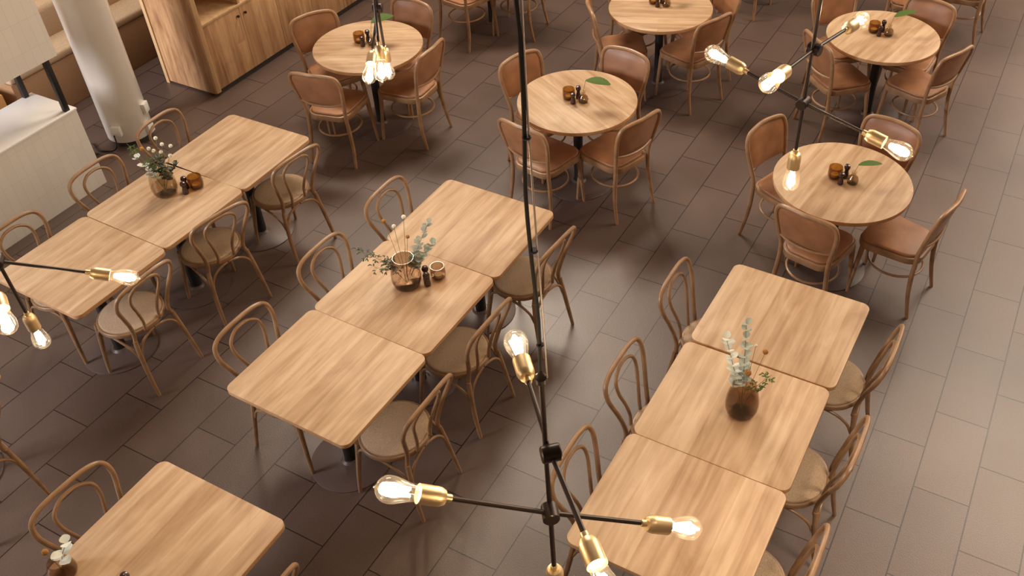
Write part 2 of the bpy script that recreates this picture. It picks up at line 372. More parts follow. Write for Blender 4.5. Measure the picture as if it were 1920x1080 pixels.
def round_table(cx, cy, rot, label):
    t = thing('round_table', label, 'table', (cx, cy, 0), rot, 'round oak tables with four leather chairs each')
    bm = B(); prism(bm, [(0.45 * math.cos(a), 0.45 * math.sin(a)) for a in [2 * PI * k / 72 for k in range(72)]], 0.717, 0.745, 0.002, 2)
    o = obj('tabletop', bm, [TOP, EDGE], t, ang=30)
    for p in o.data.polygons:
        if abs(p.normal.z) < 0.5: p.material_index = 1
    bD, bC = B(), B(); foot(bD, bC, 0.27); obj('base_disc', bD, DISC, t); obj('column', bC, IRON, t)
    obj('support_arms', arms(0.30), IRON, t)
    return t
D = math.radians
round_table(-0.858, 5.26, D(-8), 'round oak table nearest the camera, behind the right row of tables')
round_table(-2.90, 5.397, D(62), 'round oak table behind the middle row, partly crossed by the hanging lamp cable')
round_table(-4.847, 5.407, D(-62), 'round oak table beside the tall wooden cabinet, under a cluster of bulbs')
round_table(-1.116, 7.364, D(-12), 'round oak table at the upper right, behind the nearest round table')
round_table(-2.955, 7.061, D(-68), 'round oak table at the top centre, cut by the upper frame edge')
for x, y, s in ((-4.95, 7.43, 'the top edge left of the hanging cable'), (-2.72, 9.22, 'the top edge above the upper right bulbs'), (-1.12, 9.15, 'the top edge at the far right')):
    round_table(x, y, 0.3, 'round table beyond ' + s + ', only its base shows')

# ------------------------------------------------------------------ bentwood chair
def bentwood_chair():
    t = thing('bentwood_chair', '', 'chair', group='bentwood chairs at the rectangular tables')
    # seat ring and pad
    n = 40
    def seat_out(r):
        o = []
        for k in range(n):
            a = 2 * PI * k / n; x = math.cos(a); y = math.sin(a)
            o.append((r * x * (1.0 + 0.03 * y), 0.005 + r * y * (0.97 if y > 0 else 0.93)))
        return o
    bm = B(); prism(bm, seat_out(0.205), 0.425, 0.458, 0.008, 3); obj('seat_ring', bm, BENT, t)
    bm = B(); prism(bm, seat_out(0.190), 0.452, 0.468, 0.010, 3, dome=0.010); obj('seat_pad', bm, SEATF, t)
    # back hoop
    h = [(-0.147, -0.168, 0.40), (-0.137, -0.172, 0.47), (-0.150, -0.190, 0.56), (-0.178, -0.213, 0.655), (-0.207, -0.243, 0.755), (-0.194, -0.265, 0.830), (-0.126, -0.277, 0.861), (0, -0.280, 0.867)]
    h += [(-x, y, z) for x, y, z in h[-2::-1]]
    bm = B(); tube(bm, catmull(h, 5), 0.0128, 10); obj('back_hoop', bm, BENT, t)
    h = [(-0.060, -0.178, 0.445), (-0.058, -0.186, 0.52), (-0.080, -0.205, 0.62), (-0.108, -0.230, 0.715), (-0.104, -0.250, 0.785), (-0.056, -0.263, 0.824), (0, -0.267, 0.832)]
    h += [(-x, y, z) for x, y, z in h[-2::-1]]
    bm = B(); tube(bm, catmull(h, 5), 0.0098, 9); obj('inner_loop', bm, BENT, t)
    for s in (-1, 1):
        bm = B(); tube(bm, catmull([(s * 0.184, -0.238, 0.0), (s * 0.176, -0.212, 0.14), (s * 0.162, -0.188, 0.30), (s * 0.148, -0.172, 0.42)], 5), [0.0105, 0.0135, 0.015, 0.0135], 10); obj('leg', bm, BENT, t)
        bm = B(); tube(bm, catmull([(s * 0.186, 0.196, 0.0), (s * 0.176, 0.182, 0.15), (s * 0.160, 0.162, 0.32), (s * 0.150, 0.150, 0.43)], 5), [0.0105, 0.0135, 0.0165, 0.0185], 10); obj('leg', bm, BENT, t)
        bm = B(); tube(bm, catmull([(s * 0.165, 0.158, 0.335), (s * 0.163, 0.135, 0.385), (s * 0.170, 0.08, 0.414), (s * 0.180, -0.01, 0.414), (s * 0.178, -0.09, 0.392), (s * 0.168, -0.150, 0.340), (s * 0.164, -0.180, 0.275)], 5), 0.0085, 8); obj('side_brace', bm, BENT, t)
    for s in (-1, 1):
        bm = B(); tube(bm, catmull([(s * 0.158, -0.190, 0.275), (s * 0.140, -0.186, 0.345), (s * 0.098, -0.182, 0.392), (s * 0.04, -0.178, 0.412), (s * 0.004, -0.176, 0.416)], 5), 0.0085, 8); obj('rear_brace', bm, BENT, t)
    return t
bc = bentwood_chair(); used = False
def put(x, y, deg, label):
    global used
    place(bc, used, (x, y, 0), D(deg), label); used = True
put(-2.440, 2.400, 89.7, 'bentwood chair nearest the camera on the right of the middle row, behind a lit bulb')
put(-2.462, 3.040, 88.2, 'bentwood chair on the right side of the middle row, second from the near end')
put(-2.440, 3.775, 86.0, 'bentwood chair at the far right of the middle row, partly behind the hanging cable')
put(-3.148, 2.379, -90.9, 'bentwood chair on the left side of the middle row, nearest the camera')
put(-3.155, 3.070, -90.0, 'bentwood chair on the left side of the middle row, beside the vase with twigs')
put(-3.160, 3.722, -89.0, 'bentwood chair at the far left of the middle row, behind the dried flowers')
put(-4.448, 2.406, 90.3, 'bentwood chair with grey-lit seat on the right side of the left row, nearest the camera')
put(-4.470, 3.110, 78.0, 'slightly turned bentwood chair on the right of the left row, second from the near end')
put(-4.462, 3.805, 83.0, 'bentwood chair on the right side of the left row, at its far end')
put(-5.040, 2.385, -89.0, 'bentwood chair at the left frame edge, in front of the white tiled counter')
put(-5.080, 3.060, -89.0, 'bentwood chair on the left of the left row, against the end of the tiled counter')
put(-5.135, 3.690, -88.0, 'bentwood chair on the left side of the left row, beside the white pillar')
put(-1.168, 3.789, -90.0, 'bentwood chair on the left side of the right row, at its far end')
put(-1.152, 3.067, -90.0, 'bentwood chair on the left side of the right row, between the other two')
put(-1.113, 2.423, -89.0, 'bentwood chair on the left side of the right row, behind the lamp rod')
put(-0.457, 3.790, 90.0, 'bentwood chair on the right side of the right row, at its far end')
put(-0.457, 3.085, 90.0, 'bentwood chair on the right side of the right row, in the middle')
put(-0.457, 2.400, 90.0, 'bentwood chair on the right side of the right row, cut by the lower frame edge')
put(-3.095, 1.170, -92.0, 'bentwood chair left of the lone table at the bottom left')
put(-2.430, 1.170, 91.0, 'bentwood chair right of the lone table at the bottom left, only its hoop shows')
put(-4.440, 1.200, 92.0, 'bentwood chair cut by the left frame edge, below the two hanging bulbs')

# ------------------------------------------------------------------ leather chair
def leather_chair():
    t = thing('leather_chair', '', 'chair', group='leather chairs at the round tables')
    def so(w0, w1, y0, y1, r=0.07):
        o = []
        base = rrect(1, 1, 0.24, 7)
        for x, y in base:
            yy = y0 + (y + 0.5) * (y1 - y0); ww = w0 + (y + 0.5) * (w1 - w0)
            o.append((x * ww, yy))
        return o
    bm = B(); prism(bm, so(0.35, 0.425, -0.205, 0.215), 0.405, 0.452, 0.006, 2); obj('seat_frame', bm, BENT2, t)
    bm = B(); prism(bm, so(0.325, 0.40, -0.190, 0.205), 0.450, 0.472, 0.012, 3, dome=0.012); obj('seat_pad', bm, LEATH, t)
    def ybk(z): return -0.185 - 0.075 * max(0, (z - 0.46) / 0.36) ** 1.15
    # frame hoop
    h = [(-0.168, -0.190, 0.40), (-0.170, ybk(0.50), 0.50), (-0.186, ybk(0.60), 0.60), (-0.203, ybk(0.70), 0.70), (-0.207, ybk(0.785), 0.785), (-0.182, ybk(0.84), 0.840), (-0.120, ybk(0.86) - 0.008, 0.859), (0, ybk(0.86) - 0.022, 0.864)]
    h += [(-x, y, z) for x, y, z in h[-2::-1]]
    bm = B(); tube(bm, catmull(h, 5), 0.0155, 10); obj('back_frame', bm, BENT2, t)
    bm = B(); tube(bm, catmull([(-0.182, ybk(0.585), 0.585), (-0.10, ybk(0.57) - 0.026, 0.572), (0, ybk(0.57) - 0.036, 0.568), (0.10, ybk(0.57) - 0.026, 0.572), (0.182, ybk(0.585), 0.585)], 5), 0.010, 9); obj('back_rail', bm, BENT2, t)
    # back pad, two faces with thickness, bowed
    bm = B(); nx, nz = 14, 10; grid = {}
    for side, off in ((0, 0.017), (1, -0.008)):
        for i in range(nx + 1):
            for j in range(nz + 1):
                u = i / nx * 2 - 1; v = j / nz
                z = 0.578 + v * 0.276
                hw = 0.180 + 0.022 * min(1, v * 1.5)
                x = u * hw
                if v > 0.72:
                    c = (v - 0.72) / 0.28; x = u * (hw - 0.052 * (1 - math.sqrt(max(0, 1 - c * c))) ** 1.0 * 1.0)
                z -= 0.010 * (1 - u * u) * (1 - v) ; z -= (abs(u) ** 4) * 0.014 * (v > 0.9)
                bow = -0.022 * (1 - u * u)
                puff = off * (1 - max(abs(u), abs(2 * v - 1)) ** 6)
                grid[(side, i, j)] = bm.verts.new((x, ybk(z) + bow + puff, z))
    for side in (0, 1):
        for i in range(nx):
            for j in range(nz):
                bm.faces.new([grid[(side, a, b_)] for a, b_ in ((i, j), (i + 1, j), (i + 1, j + 1), (i, j + 1))])
    bmesh.ops.remove_doubles(bm, verts=bm.verts, dist=0.0004)
    obj('back_pad', bm, LEATH, t, ang=60)
    for s in (-1, 1):
        bm = B(); tube(bm, catmull([(s * 0.197, -0.238, 0.0), (s * 0.188, -0.205, 0.16), (s * 0.176, -0.190, 0.30), (s * 0.168, -0.188, 0.42)], 5), [0.0115, 0.0145, 0.0165, 0.015], 10); obj('leg', bm, BENT2, t)
        bm = B(); tube(bm, catmull([(s * 0.200, 0.195, 0.0), (s * 0.192, 0.185, 0.16), (s * 0.182, 0.172, 0.32), (s * 0.178, 0.165, 0.41)], 5), [0.0110, 0.0145, 0.0175, 0.019], 10); obj('leg', bm, BENT2, t)
    bm = B(); tube(bm, catmull([(0.168 * math.cos(a) * (1.02), -0.012 + 0.178 * math.sin(a), 0.262) for a in [2 * PI * k / 16 for k in range(16)]], 3, True), 0.0085, 8, closed=True); obj('ring_stretcher', bm, BENT2, t)
    return t
lc = leather_chair(); used = False
def put2(x, y, deg, label):
    global used
    place(lc, used, (x, y, 0), D(deg), label); used = True
put2(-0.418, 5.226, 78.4, 'leather chair right of the nearest round table, turned toward it')
put2(-0.879, 4.924, -10.6, 'leather chair in front of the nearest round table, its dark back to the camera')
put2(-1.235, 5.430, -110.0, 'leather chair left of the nearest round table')
put2(-0.760, 5.650, 166.2, 'leather chair behind the nearest round table, beside the brass socket of a lit bulb')
put2(-2.544, 5.295, 70.5, 'leather chair in front right of the round table behind the middle row')
put2(-2.971, 5.019, -8.4, 'leather chair in front left of the round table behind the middle row, behind the cable')
put2(-3.263, 5.506, -109.8, 'leather chair behind left of the round table behind the middle row')
put2(-2.824, 5.765, 174.2, 'leather chair behind right of the round table behind the middle row')
put2(-4.861, 4.936, 12.4, 'leather chair in front left of the round table by the cabinet')
put2(-4.489, 5.410, 93.2, 'leather chair right of the round table by the cabinet')
put2(-5.219, 5.333, -118.0, 'leather chair between the cabinet and the round table beside it')
put2(-4.833, 5.765, 180.0, 'leather chair behind the round table by the cabinet')
put2(-2.620, 6.953, 67.0, 'leather chair right of the top centre round table, behind a glowing bulb')
put2(-3.200, 6.790, -56.0, 'leather chair in front left of the top centre round table, seen edge on')
put2(-3.270, 7.310, -122.0, 'leather chair behind left of the top centre round table')
put2(-2.680, 7.330, 140.0, 'leather chair behind right of the top centre round table')
put2(-1.345, 7.065, -42.0, 'leather chair in front left of the upper right round table, behind the lamp rod')
put2(-0.740, 7.234, 64.5, 'leather chair in front right of the upper right round table')
put2(-0.897, 7.640, 171.0, 'leather chair behind the upper right round table, to its right')
put2(-1.460, 7.600, -135.0, 'leather chair behind the upper right round table, to its left')
put2(-4.985, 7.055, -8.3, 'leather chair cut by the top frame edge, left of the hanging cable')
put2(-4.632, 7.422, 98.4, 'leather chair cut by the top frame edge, just behind the hanging cable')
put2(-2.760, 8.830, -4.0, 'leather chair of which one leg shows at the top edge above the pair of bulbs')
put2(-1.130, 8.770, -4.0, 'leather chair cut by the top frame edge, right of the upper right lamp rod')
put2(-0.735, 9.130, 88.0, 'leather chair at the far upper right, cut by the top frame edge')

# ------------------------------------------------------------------ pendant lamps
def bulb(root, tip_c, d, name_parent=None):
    """tip_c = centre of the wide part of the bulb, d = unit vector pointing outward from the socket"""
    d = Vector(d).normalized(); c = Vector(tip_c)
    s0 = c - d * 0.128       # start of the socket
    bm = B(); lathe(bm, [(0.006, -0.016), (0.0095, -0.015), (0.0095, 0.0), (0.018, 0.002), (0.0225, 0.012), (0.0235, 0.020), (0.0235, 0.066), (0.0215, 0.0665), (0.0205, 0.060)], 28, s0, d); sk = obj('socket', bm, BRASS, root)
    g0 = s0 + d * 0.060
    prof = [(0.0185, 0.0), (0.0190, 0.008), (0.0215, 0.024), (0.0265, 0.044), (0.0308, 0.060), (0.0320, 0.072), (0.0305, 0.084), (0.0255, 0.094), (0.017, 0.1015), (0.007, 0.105), (0.0025, 0.108), (0.0012, 0.111)]
    bm = B(); lathe(bm, prof, 28, g0, d, caps=False); gl = obj('bulb', bm, BULBG, root)
    u, v = frame(d); bm = B()
    for k in range(6):
        a = 2 * PI * k / 6 + 0.4
        p0 = g0 + d * (0.030 + 0.006 * math.sin(k * 2.3)) + (u * math.cos(a) + v * math.sin(a)) * 0.0075
        p1 = g0 + d * (0.076 + 0.006 * math.sin(k * 4.1)) + (u * math.cos(a + 0.5) + v * math.sin(a + 0.5)) * 0.0135
        tube(bm, catmull([p0, p0.lerp(p1, 0.08), p0.lerp(p1, 0.9), p1], 3), [0.0015, 0.0034, 0.0036, 0.0034, 0.0015], 8)
    obj('filament', bm, FIL, gl)
    bm = B(); tube(bm, [g0 - d * 0.004, g0 + d * 0.016, g0 + d * 0.034], [0.009, 0.004, 0.0025], 10); obj('glass_stem', bm, CLEAR, gl)
    l = bpy.data.lights.new('bulb_light', 'POINT'); l.energy = 5.0; l.color = (1, 0.70, 0.40); l.shadow_soft_size = 0.02
    lo = bpy.data.objects.new('bulb_light', l); COL.objects.link(lo); lo.location = c - d * 0.012 + Vector((0, 0, 0)); lo.parent = root
    return s0
def joint(root, p, axis, r=0.021, h=0.046):
    axis = Vector(axis).normalized()
    bm = B(); lathe(bm, [(r - 0.003, -h / 2), (r, -h / 2 + 0.003), (r, h / 2 - 0.003), (r - 0.003, h / 2)], 26, p, axis); obj('joint', bm, LAMPM, root)
def pendant(label, top, joints, armz, rod_end, wires=True, extra=None):
    top = Vector(top); root = thing('pendant_lamp', label, 'lamp', group='pendant lamps with crossed black rods and bare bulbs')
    root.location = (0, 0, 0)
    x, y = rod_end[0], rod_end[1]
    bm = B(); tube(bm, [top, Vector(rod_end)], 0.0065, 10); obj('rod', bm, LAMPM, root)
    bm = B(); lathe(bm, [(0.009, -0.02), (0.014, -0.014), (0.014, 0.0), (0.009, 0.006), (0.004, 0.02)], 18, top, (0, 0, 1)); obj('rod_collar', bm, LAMPM, root)
    # cable + steel wire up to the ceiling
    pts = []; pw = []; n = 22
    for i in range(n + 1):
        z = top.z + (6.56 - top.z) * i / n
        wv = math.sin(i * 1.7) * 0.004 * min(1, i)
        pts.append((top.x + wv - 0.002, top.y + wv * 0.5, z)); pw.append((top.x + 0.009 + 0.004 * math.cos(i * 0.8), top.y + 0.005, z))
    bm = B(); tube(bm, catmull(pts, 3), 0.0042, 8); obj('power_cable', bm, RUBBER, root)
    bm = B(); tube(bm, catmull(pw, 2), 0.0020, 6); obj('steel_wire', bm, STEEL, root)
    for z in (top.z + 0.10, top.z + 0.36, top.z + 0.62, top.z + 0.9):
        bm = B(); lathe(bm, [(0.0075, -0.003), (0.0085, 0), (0.0075, 0.003)], 12, (top.x + 0.002, top.y + 0.002, z), (0, 0, 1)); obj('cable_tie', bm, RUBBER, root)
    bm = B(); lathe(bm, [(0.05, 0.0), (0.05, -0.02), (0.012, -0.045)], 24, (top.x, top.y, 6.6), (0, 0, 1)); obj('ceiling_rose', bm, LAMPM, root)
    for J, ends in zip(joints, armz):
        J = Vector(J)
        ds = []
        for E_ in ends:
            E_ = Vector(E_); d = (E_ - J).normalized(); ds.append(d)
            s0 = bulb(root, E_, d)
            bm = B(); tube(bm, [J, s0 - d * 0.010], 0.0062, 10); obj('arm', bm, LAMPM, root)
        joint(root, J, ds[0].cross(Vector((0, 0, 1))).normalized() if len(ends) and extra != 'v' else (0, 0, 1))
    re = Vector(rod_end); bulb(root, re + Vector((0, 0, -0.128)), (0, 0, -1))
    return root
pendant('pendant lamp hanging front centre, four large lit bulbs on two crossed rods', (-0.740, 1.182, 2.925), [(-0.702, 1.143, 2.726), (-0.704, 1.127, 2.512)],
        [[(-0.955, 1.417, 2.715), (-0.435, 0.895, 2.725)], [(-0.982, 0.911, 2.700), (-0.429, 1.353, 2.332)]], (-0.700, 1.122, 2.275))
pendant('pendant lamp at the upper right, its five lit bulbs before the nearest round table', (-0.652, 2.89, 3.16), [(-0.650, 2.903, 2.900), (-0.654, 2.883, 2.701)],
        [[(-0.587, 3.287, 2.844), (-0.695, 2.561, 2.940)], [(-1.014, 2.946, 2.774), (-0.291, 2.828, 2.641)]], (-0.654, 2.883, 2.49))
pendant('pendant lamp hanging before the round table by the cabinet, its bulbs overlapping', (-2.783, 3.216, 2.95), [(-2.783, 3.216, 2.668), (-2.783, 3.216, 2.468)],
        [[(-2.660, 3.025, 2.250), (-2.906, 3.407, 3.086)], [(-2.626, 2.903, 2.309), (-2.940, 3.529, 2.627)]], (-2.783, 3.216, 2.255))
pendant('pendant lamp at the left frame edge, over the near end of the left row', (-3.024, 1.268, 2.80), [(-3.024, 1.268, 2.520), (-3.024, 1.268, 2.313)],
        [[(-2.599, 1.021, 2.409), (-3.449, 1.515, 2.631)], [(-2.737, 1.526, 2.144), (-3.311, 1.010, 2.482)]], (-3.02, 1.265, 2.05))

# ------------------------------------------------------------------ left side: serving counter, pillar, banquette, cabinet
t = thing('serving_counter', 'white tiled serving counter with raised tiled hood on black posts, at the left edge', 'counter', (-6.59, 2.2, 0))
bm = B(); box(bm, -0.25, -1.9, 0, 0.25, 1.50, 0.685); obj('counter_base', bm, TILE, t, smooth=False)
bm = B(); box(bm, -0.255, -1.9, 0.685, 0.255, 1.505, 0.70, 0.002); obj('worktop', bm, WHITE, t)
bm = B(); box(bm, -0.25, -1.9, 1.13, 0.25, 1.53, 2.3); obj('hood', bm, TILE, t, smooth=False)
for x, y in ((0.222, 1.44), (-0.235, 1.44), (0.222, -0.6), (-0.235, -0.6)):
    bm = B(); box(bm, x - 0.02, y - 0.02, 0.70, x + 0.02, y + 0.02, 1.14, 0.003); obj('post', bm, IRON, t)
bm = B(); box(bm, -0.05, 0.4, 0.70, 0.09, 0.62, 0.712, 0.003); tray = obj('serving_tray', bm, mat('tray_stone', (0.45, 0.37, 0.28), 0.5))
tray.location = (-6.59, 2.2, 0); tag(tray, 'small beige tray on the white counter top at the left frame edge', 'tray')

t = thing('pillar', 'round white painted pillar with power sockets near its foot', 'pillar', (-6.687, 4.288, 0))
bm = B(); lathe(bm, [(0.185, 0.045), (0.188, 0.05), (0.188, 6.6)], 64); obj('shaft', bm, mat('pillar_paint', (0.80, 0.75, 0.68), 0.22, spec=0.5), t)
bm = B(); lathe(bm, [(0.172, 0.0), (0.172, 0.05)], 48); obj('skirting', bm, KICK, t)
def outlet(ang, z, sz=(0.04, 0.045)):
    c, s = math.cos(ang), math.sin(ang); bm = B()
    box(bm, -sz[0], -0.018, -sz[1], sz[0], 0.018, sz[1], 0.005)
    o = obj('power_socket', bm, PLAST, t); o.location = (c * 0.198, s * 0.198, z); o.rotation_euler = (0, 0, ang + PI / 2)
    return o
outlet(D(-65), 0.17); outlet(D(28), 0.28); outlet(D(18), 0.10)
bm = B(); tube(bm, catmull([(0.085, -0.215, 0.15), (0.10, -0.235, 0.06), (0.05, -0.26, 0.012), (-0.08, -0.30, 0.008), (-0.20, -0.26, 0.008), (-0.30, -0.34, 0.008), (-0.24, -0.45, 0.008), (-0.12, -0.42, 0.008), (-0.02, -0.34, 0.010)], 6), 0.006, 8)
cb_ = obj('power_cable', bm, RUBBER); cb_.location = (-6.687, 4.288, 0); tag(cb_, 'black power cable looping on the floor at the foot of the white pillar', 'cable')

t = thing('banquette', 'long tan upholstered banquette behind the white pillar', 'bench', (-7.56, 3.95, 0))
bm = B(); box(bm, -0.62, 0, 0.0, 0, 3.2, 0.44, 0.01); obj('seat_base', bm, TAN, t)
bm = B(); box(bm, -0.60, 0, 0.44, 0.012, 3.2, 0.515, 0.025, 4); obj('seat_cushion', bm, TANL, t)
bm = B(); box(bm, -0.66, 0, 0.44, -0.30, 3.2, 0.80, 0.06, 5); obj('back_cushion', bm, TANL, t)
def pillow(name, mt, loc, rot, w_, h_, th, label):
    bm = B(); n = 10; g = {}
    for s in (0, 1):
        for i in range(n + 1):
            for j in range(n + 1):
                u = i / n * 2 - 1; v = j / n * 2 - 1
                e = max(0, (1 - u ** 4) * (1 - v ** 4)) ** 0.5
                g[(s, i, j)] = bm.verts.new((u * w_ / 2 * (1 - 0.06 * (1 - v * v)), (1 if s else -1) * th / 2 * e, v * h_ / 2 * (1 - 0.06 * (1 - u * u))))
        for i in range(n):
            for j in range(n): bm.faces.new([g[(s, a, b_)] for a, b_ in ((i, j), (i + 1, j), (i + 1, j + 1), (i, j + 1))])
    bmesh.ops.remove_doubles(bm, verts=bm.verts, dist=0.0005)
    o = obj(name, bm, mt, ang=80); o.location = loc; o.rotation_euler = rot; return tag(o, label, 'pillow', 'pillows on the banquette')
pillow('pillow', YEL, (-8.02, 4.78, 0.98), (0.25, 0.5, PI / 2), 0.42, 0.40, 0.13, 'mustard yellow pillow leaning behind the white pillar')
pillow('pillow', LINEN, (-8.30, 4.45, 0.96), (0.2, 0.1, PI / 2), 0.40, 0.36, 0.12, 'off-white pillow between the tiled hood and the yellow pillow')
bm = B(); box(bm, -0.3, -0.35, 0, 0.2, 0.3, 0.42, 0.01)
wb = obj('warm_lit_block', bm, mat('lit_block_gold', (0.50, 0.27, 0.09), 0.5)); wb.location = (-7.75, 3.55, 0); tag(wb, 'golden block added for the warm lit patch under the tiled hood at the left edge', 'bench')  # added block, its golden colour stands in for a warm lit patch

t = thing('cabinet', 'tall oak cabinet with open shelves above and doors below, left of the round tables', 'cabinet', (-6.46, 5.10, 0))
Hc = 2.1; Dp = 0.60
bm = B(); box(bm, -Dp - 0.02, 0.06, 0.0, -0.045, 5.0, 0.045); obj('kick_plate', bm, KICK, t, smooth=False)
bm = B(); box(bm, -Dp, 0, 0.02, -0.028, 0.025, Hc); obj('side_panel', bm, CABW, t, smooth=False)
bm = B(); box(bm, -Dp - 0.04, -0.012, 0.0, -Dp, 0.025, Hc, 0.002); obj('back_edge', bm, CABE, t)
bm = B(); box(bm, -0.028, 0.0, 0.03, 0.0, 0.05, Hc, 0.002); obj('front_edge', bm, CABE, t)
bm = B(); box(bm, -Dp, 0.025, 0.045, -0.045, 5.0, 0.06); obj('bottom_board', bm, CABW, t, smooth=False)
bm = B(); box(bm, -Dp - 0.02, 0.025, 0.05, -Dp, 5.0, Hc); obj('back_board', bm, CABW, t, smooth=False)
bm = B(); box(bm, -Dp, 0.05, 0.665, 0.0, 5.0, 0.69, 0.002); obj('shelf', bm, CABE, t)
bm = B(); box(bm, -Dp, 0.05, 1.35, -0.01, 5.0, 1.375, 0.002); obj('shelf', bm, CABE, t)
for k in range(6):
    y = 0.50 + k * 0.9
    bm = B(); box(bm, -Dp, y, 0.69, -0.005, y + 0.03, 1.35, 0.002); obj('divider', bm, CABE, t)
for k in range(10):
    y0 = 0.052 + k * 0.452
    bm = B(); box(bm, -0.024, y0, 0.052, -0.004, y0 + 0.449, 0.663, 0.0015); d = obj('door', bm, CABW, t)
    yk = y0 + (0.405 if k % 2 == 0 else 0.045)
    bm = B(); lathe(bm, [(0.006, 0.0), (0.006, 0.012), (0.013, 0.016), (0.013, 0.022), (0.010, 0.024)], 16, (-0.004, yk, 0.595), (1, 0, 0)); obj('knob', bm, IRON, d)
# red box on the shelf
bm = B(); box(bm, -0.16, -0.14, 0, 0.16, 0.14, 0.2, 0.004); rb = obj('storage_box', bm, RED); rb.location = (-6.66, 5.86, 0.69)
tag(rb, 'red box standing in the open shelf of the oak cabinet', 'box')

# ------------------------------------------------------------------ table ware and flowers
def vase(loc, r, h, material, label, water=0.5):
    t = thing('vase', label, 'vase', loc, 0, 'glass vases of dried flowers')
    prof = [(r * 0.62, 0.0), (r * 0.86, h * 0.07), (r * 0.98, h * 0.22), (r, h * 0.36), (r * 0.97, h * 0.52), (r * 0.90, h * 0.68), (r * 0.80, h * 0.82), (r * 0.72, h * 0.93), (r * 0.70, h)]
    inn = [(a - 0.004, z + (0.008 if i == 0 else 0)) for i, (a, z) in enumerate(prof)][::-1]
    bm = B(); lathe(bm, prof + inn, 36); obj('glass_body', bm, material, t, ang=60)
    if water:
        wp = [(a - 0.006, max(z, 0.01)) for a, z in prof if z <= h * water]
        bm = B(); lathe(bm, wp, 32); obj('water', bm, WATER, t, ang=40)
    return t
def leaf_bm(bm, p, d, up, ln, wd, curl=0.15):
    d = Vector(d).normalized(); up = Vector(up); s = d.cross(up).normalized(); n_ = s.cross(d).normalized(); p = Vector(p)
    ks = 6; rows = []
    for i in range(ks + 1):
        tt = i / ks; wv = wd / 2 * math.sin(PI * min(1, (tt * 0.94 + 0.03))) ** 0.75
        c = p + d * ln * tt - n_ * curl * ln * tt * tt
        rows.append([bm.verts.new(c + s * wv * q + n_ * (abs(q) * wv * 0.25) + n_ * 0.0) for q in (-1, -0.5, 0, 0.5, 1)])
    rows2 = [[bm.verts.new(v.co - n_ * 0.0008) for v in r_] for r_ in rows]
    for R_, sgn in ((rows, 1), (rows2, -1)):
        for a, b_ in zip(R_, R_[1:]):
            for k in range(4): bm.faces.new((a[k], a[k + 1], b_[k + 1], b_[k]) if sgn > 0 else (a[k], b_[k], b_[k + 1], a[k + 1]))
    for a, b_, c_, d_ in zip(rows, rows[1:], rows2, rows2[1:]):
        bm.faces.new((a[0], b_[0], d_[0], c_[0])); bm.faces.new((a[4], c_[4], d_[4], b_[4]))
def at(base, p, t): return Vector(base) + Vector(p) * 1.0
def stemcurve(b0, tip, sag=0.03):
    b0 = Vector(b0); tip = Vector(tip); mid = (b0 + tip) / 2 + Vector((0, 0, sag)); return catmull([b0, b0.lerp(mid, 0.55) + Vector((0, 0, sag * 0.3)), mid, tip], 5)
def euc(base, tip, label, material=EUC, n=9, size=0.034, b0=(0, 0, 0.02), group='eucalyptus stems'):
    t = thing('eucalyptus_stem', label, 'plant', base, 0, group)
    C = stemcurve(b0, tip); bm = B(); tube(bm, C, [0.0022, 0.0012], 6); obj('stem', bm, STEM, t)
    bm = B(); k0 = int(len(C) * 0.42)
    for i in range(n):
        f = k0 + (len(C) - 1 - k0) * i / (n - 1); a = int(f); p = C[min(a, len(C) - 1)]
        for s in (0, PI):
            th = i * 1.3 + s; dirv = Vector((math.cos(th), math.sin(th), 0.35 + 0.3 * i / n))
            leaf_bm(bm, p, dirv, (0, 0, 1), size * (1 - 0.25 * i / n) * random.uniform(0.85, 1.2), size * 1.05 * (1 - 0.25 * i / n), 0.1)
    obj('leaves', bm, material, t, ang=80); return t
def ball(base, tip, r, material, label, b0=(0, 0, 0.02), sm=STEM, group='ball shaped dried flowers'):
    t = thing('dried_flower', label, 'flower', base, 0, group)
    bm = B(); tube(bm, stemcurve(b0, tip, 0.02), 0.0012, 6); obj('stem', bm, sm, t)
    bm = B(); bmesh.ops.create_icosphere(bm, subdivisions=3, radius=r)
    for v in bm.verts:
        v.co *= 1 + 0.07 * math.sin(v.co.x * 900) * math.sin(v.co.y * 900) * math.cos(v.co.z * 800); v.co += Vector(tip)
    obj('flower_head', bm, material, t); return t
def twig(base, tip, label, n=14, ln=0.022, wd=0.008, material=LEAFD, side=2, b0=(0, 0, 0.02)):
    t = thing('leafy_twig', label, 'plant', base, 0, 'fine leafy twigs')
    C = stemcurve(b0, tip, 0.05); bm = B(); tube(bm, C, [0.002, 0.001], 6); bl = B(); k0 = int(len(C) * 0.45)
    for i in range(n):
        f = k0 + (len(C) - 1 - k0) * i / n; p = C[int(f)]
        for s in range(side):
            th = random.uniform(0, 2 * PI); q = p + Vector((math.cos(th), math.sin(th), random.uniform(-0.2, 0.5))) * random.uniform(0.015, 0.045)
            tube(bm, [p, q], 0.0007, 5)
            for e in range(3): leaf_bm(bl, p.lerp(q, 0.5 + e * 0.25), Vector((math.cos(th + e - 1), math.sin(th + e - 1), random.uniform(-0.3, 0.4))), (0, 0, 1), ln * random.uniform(0.8, 1.2), wd, 0.1)
    obj('stem', bm, STEMG, t); obj('leaves', bl, material, t, ang=80); return t

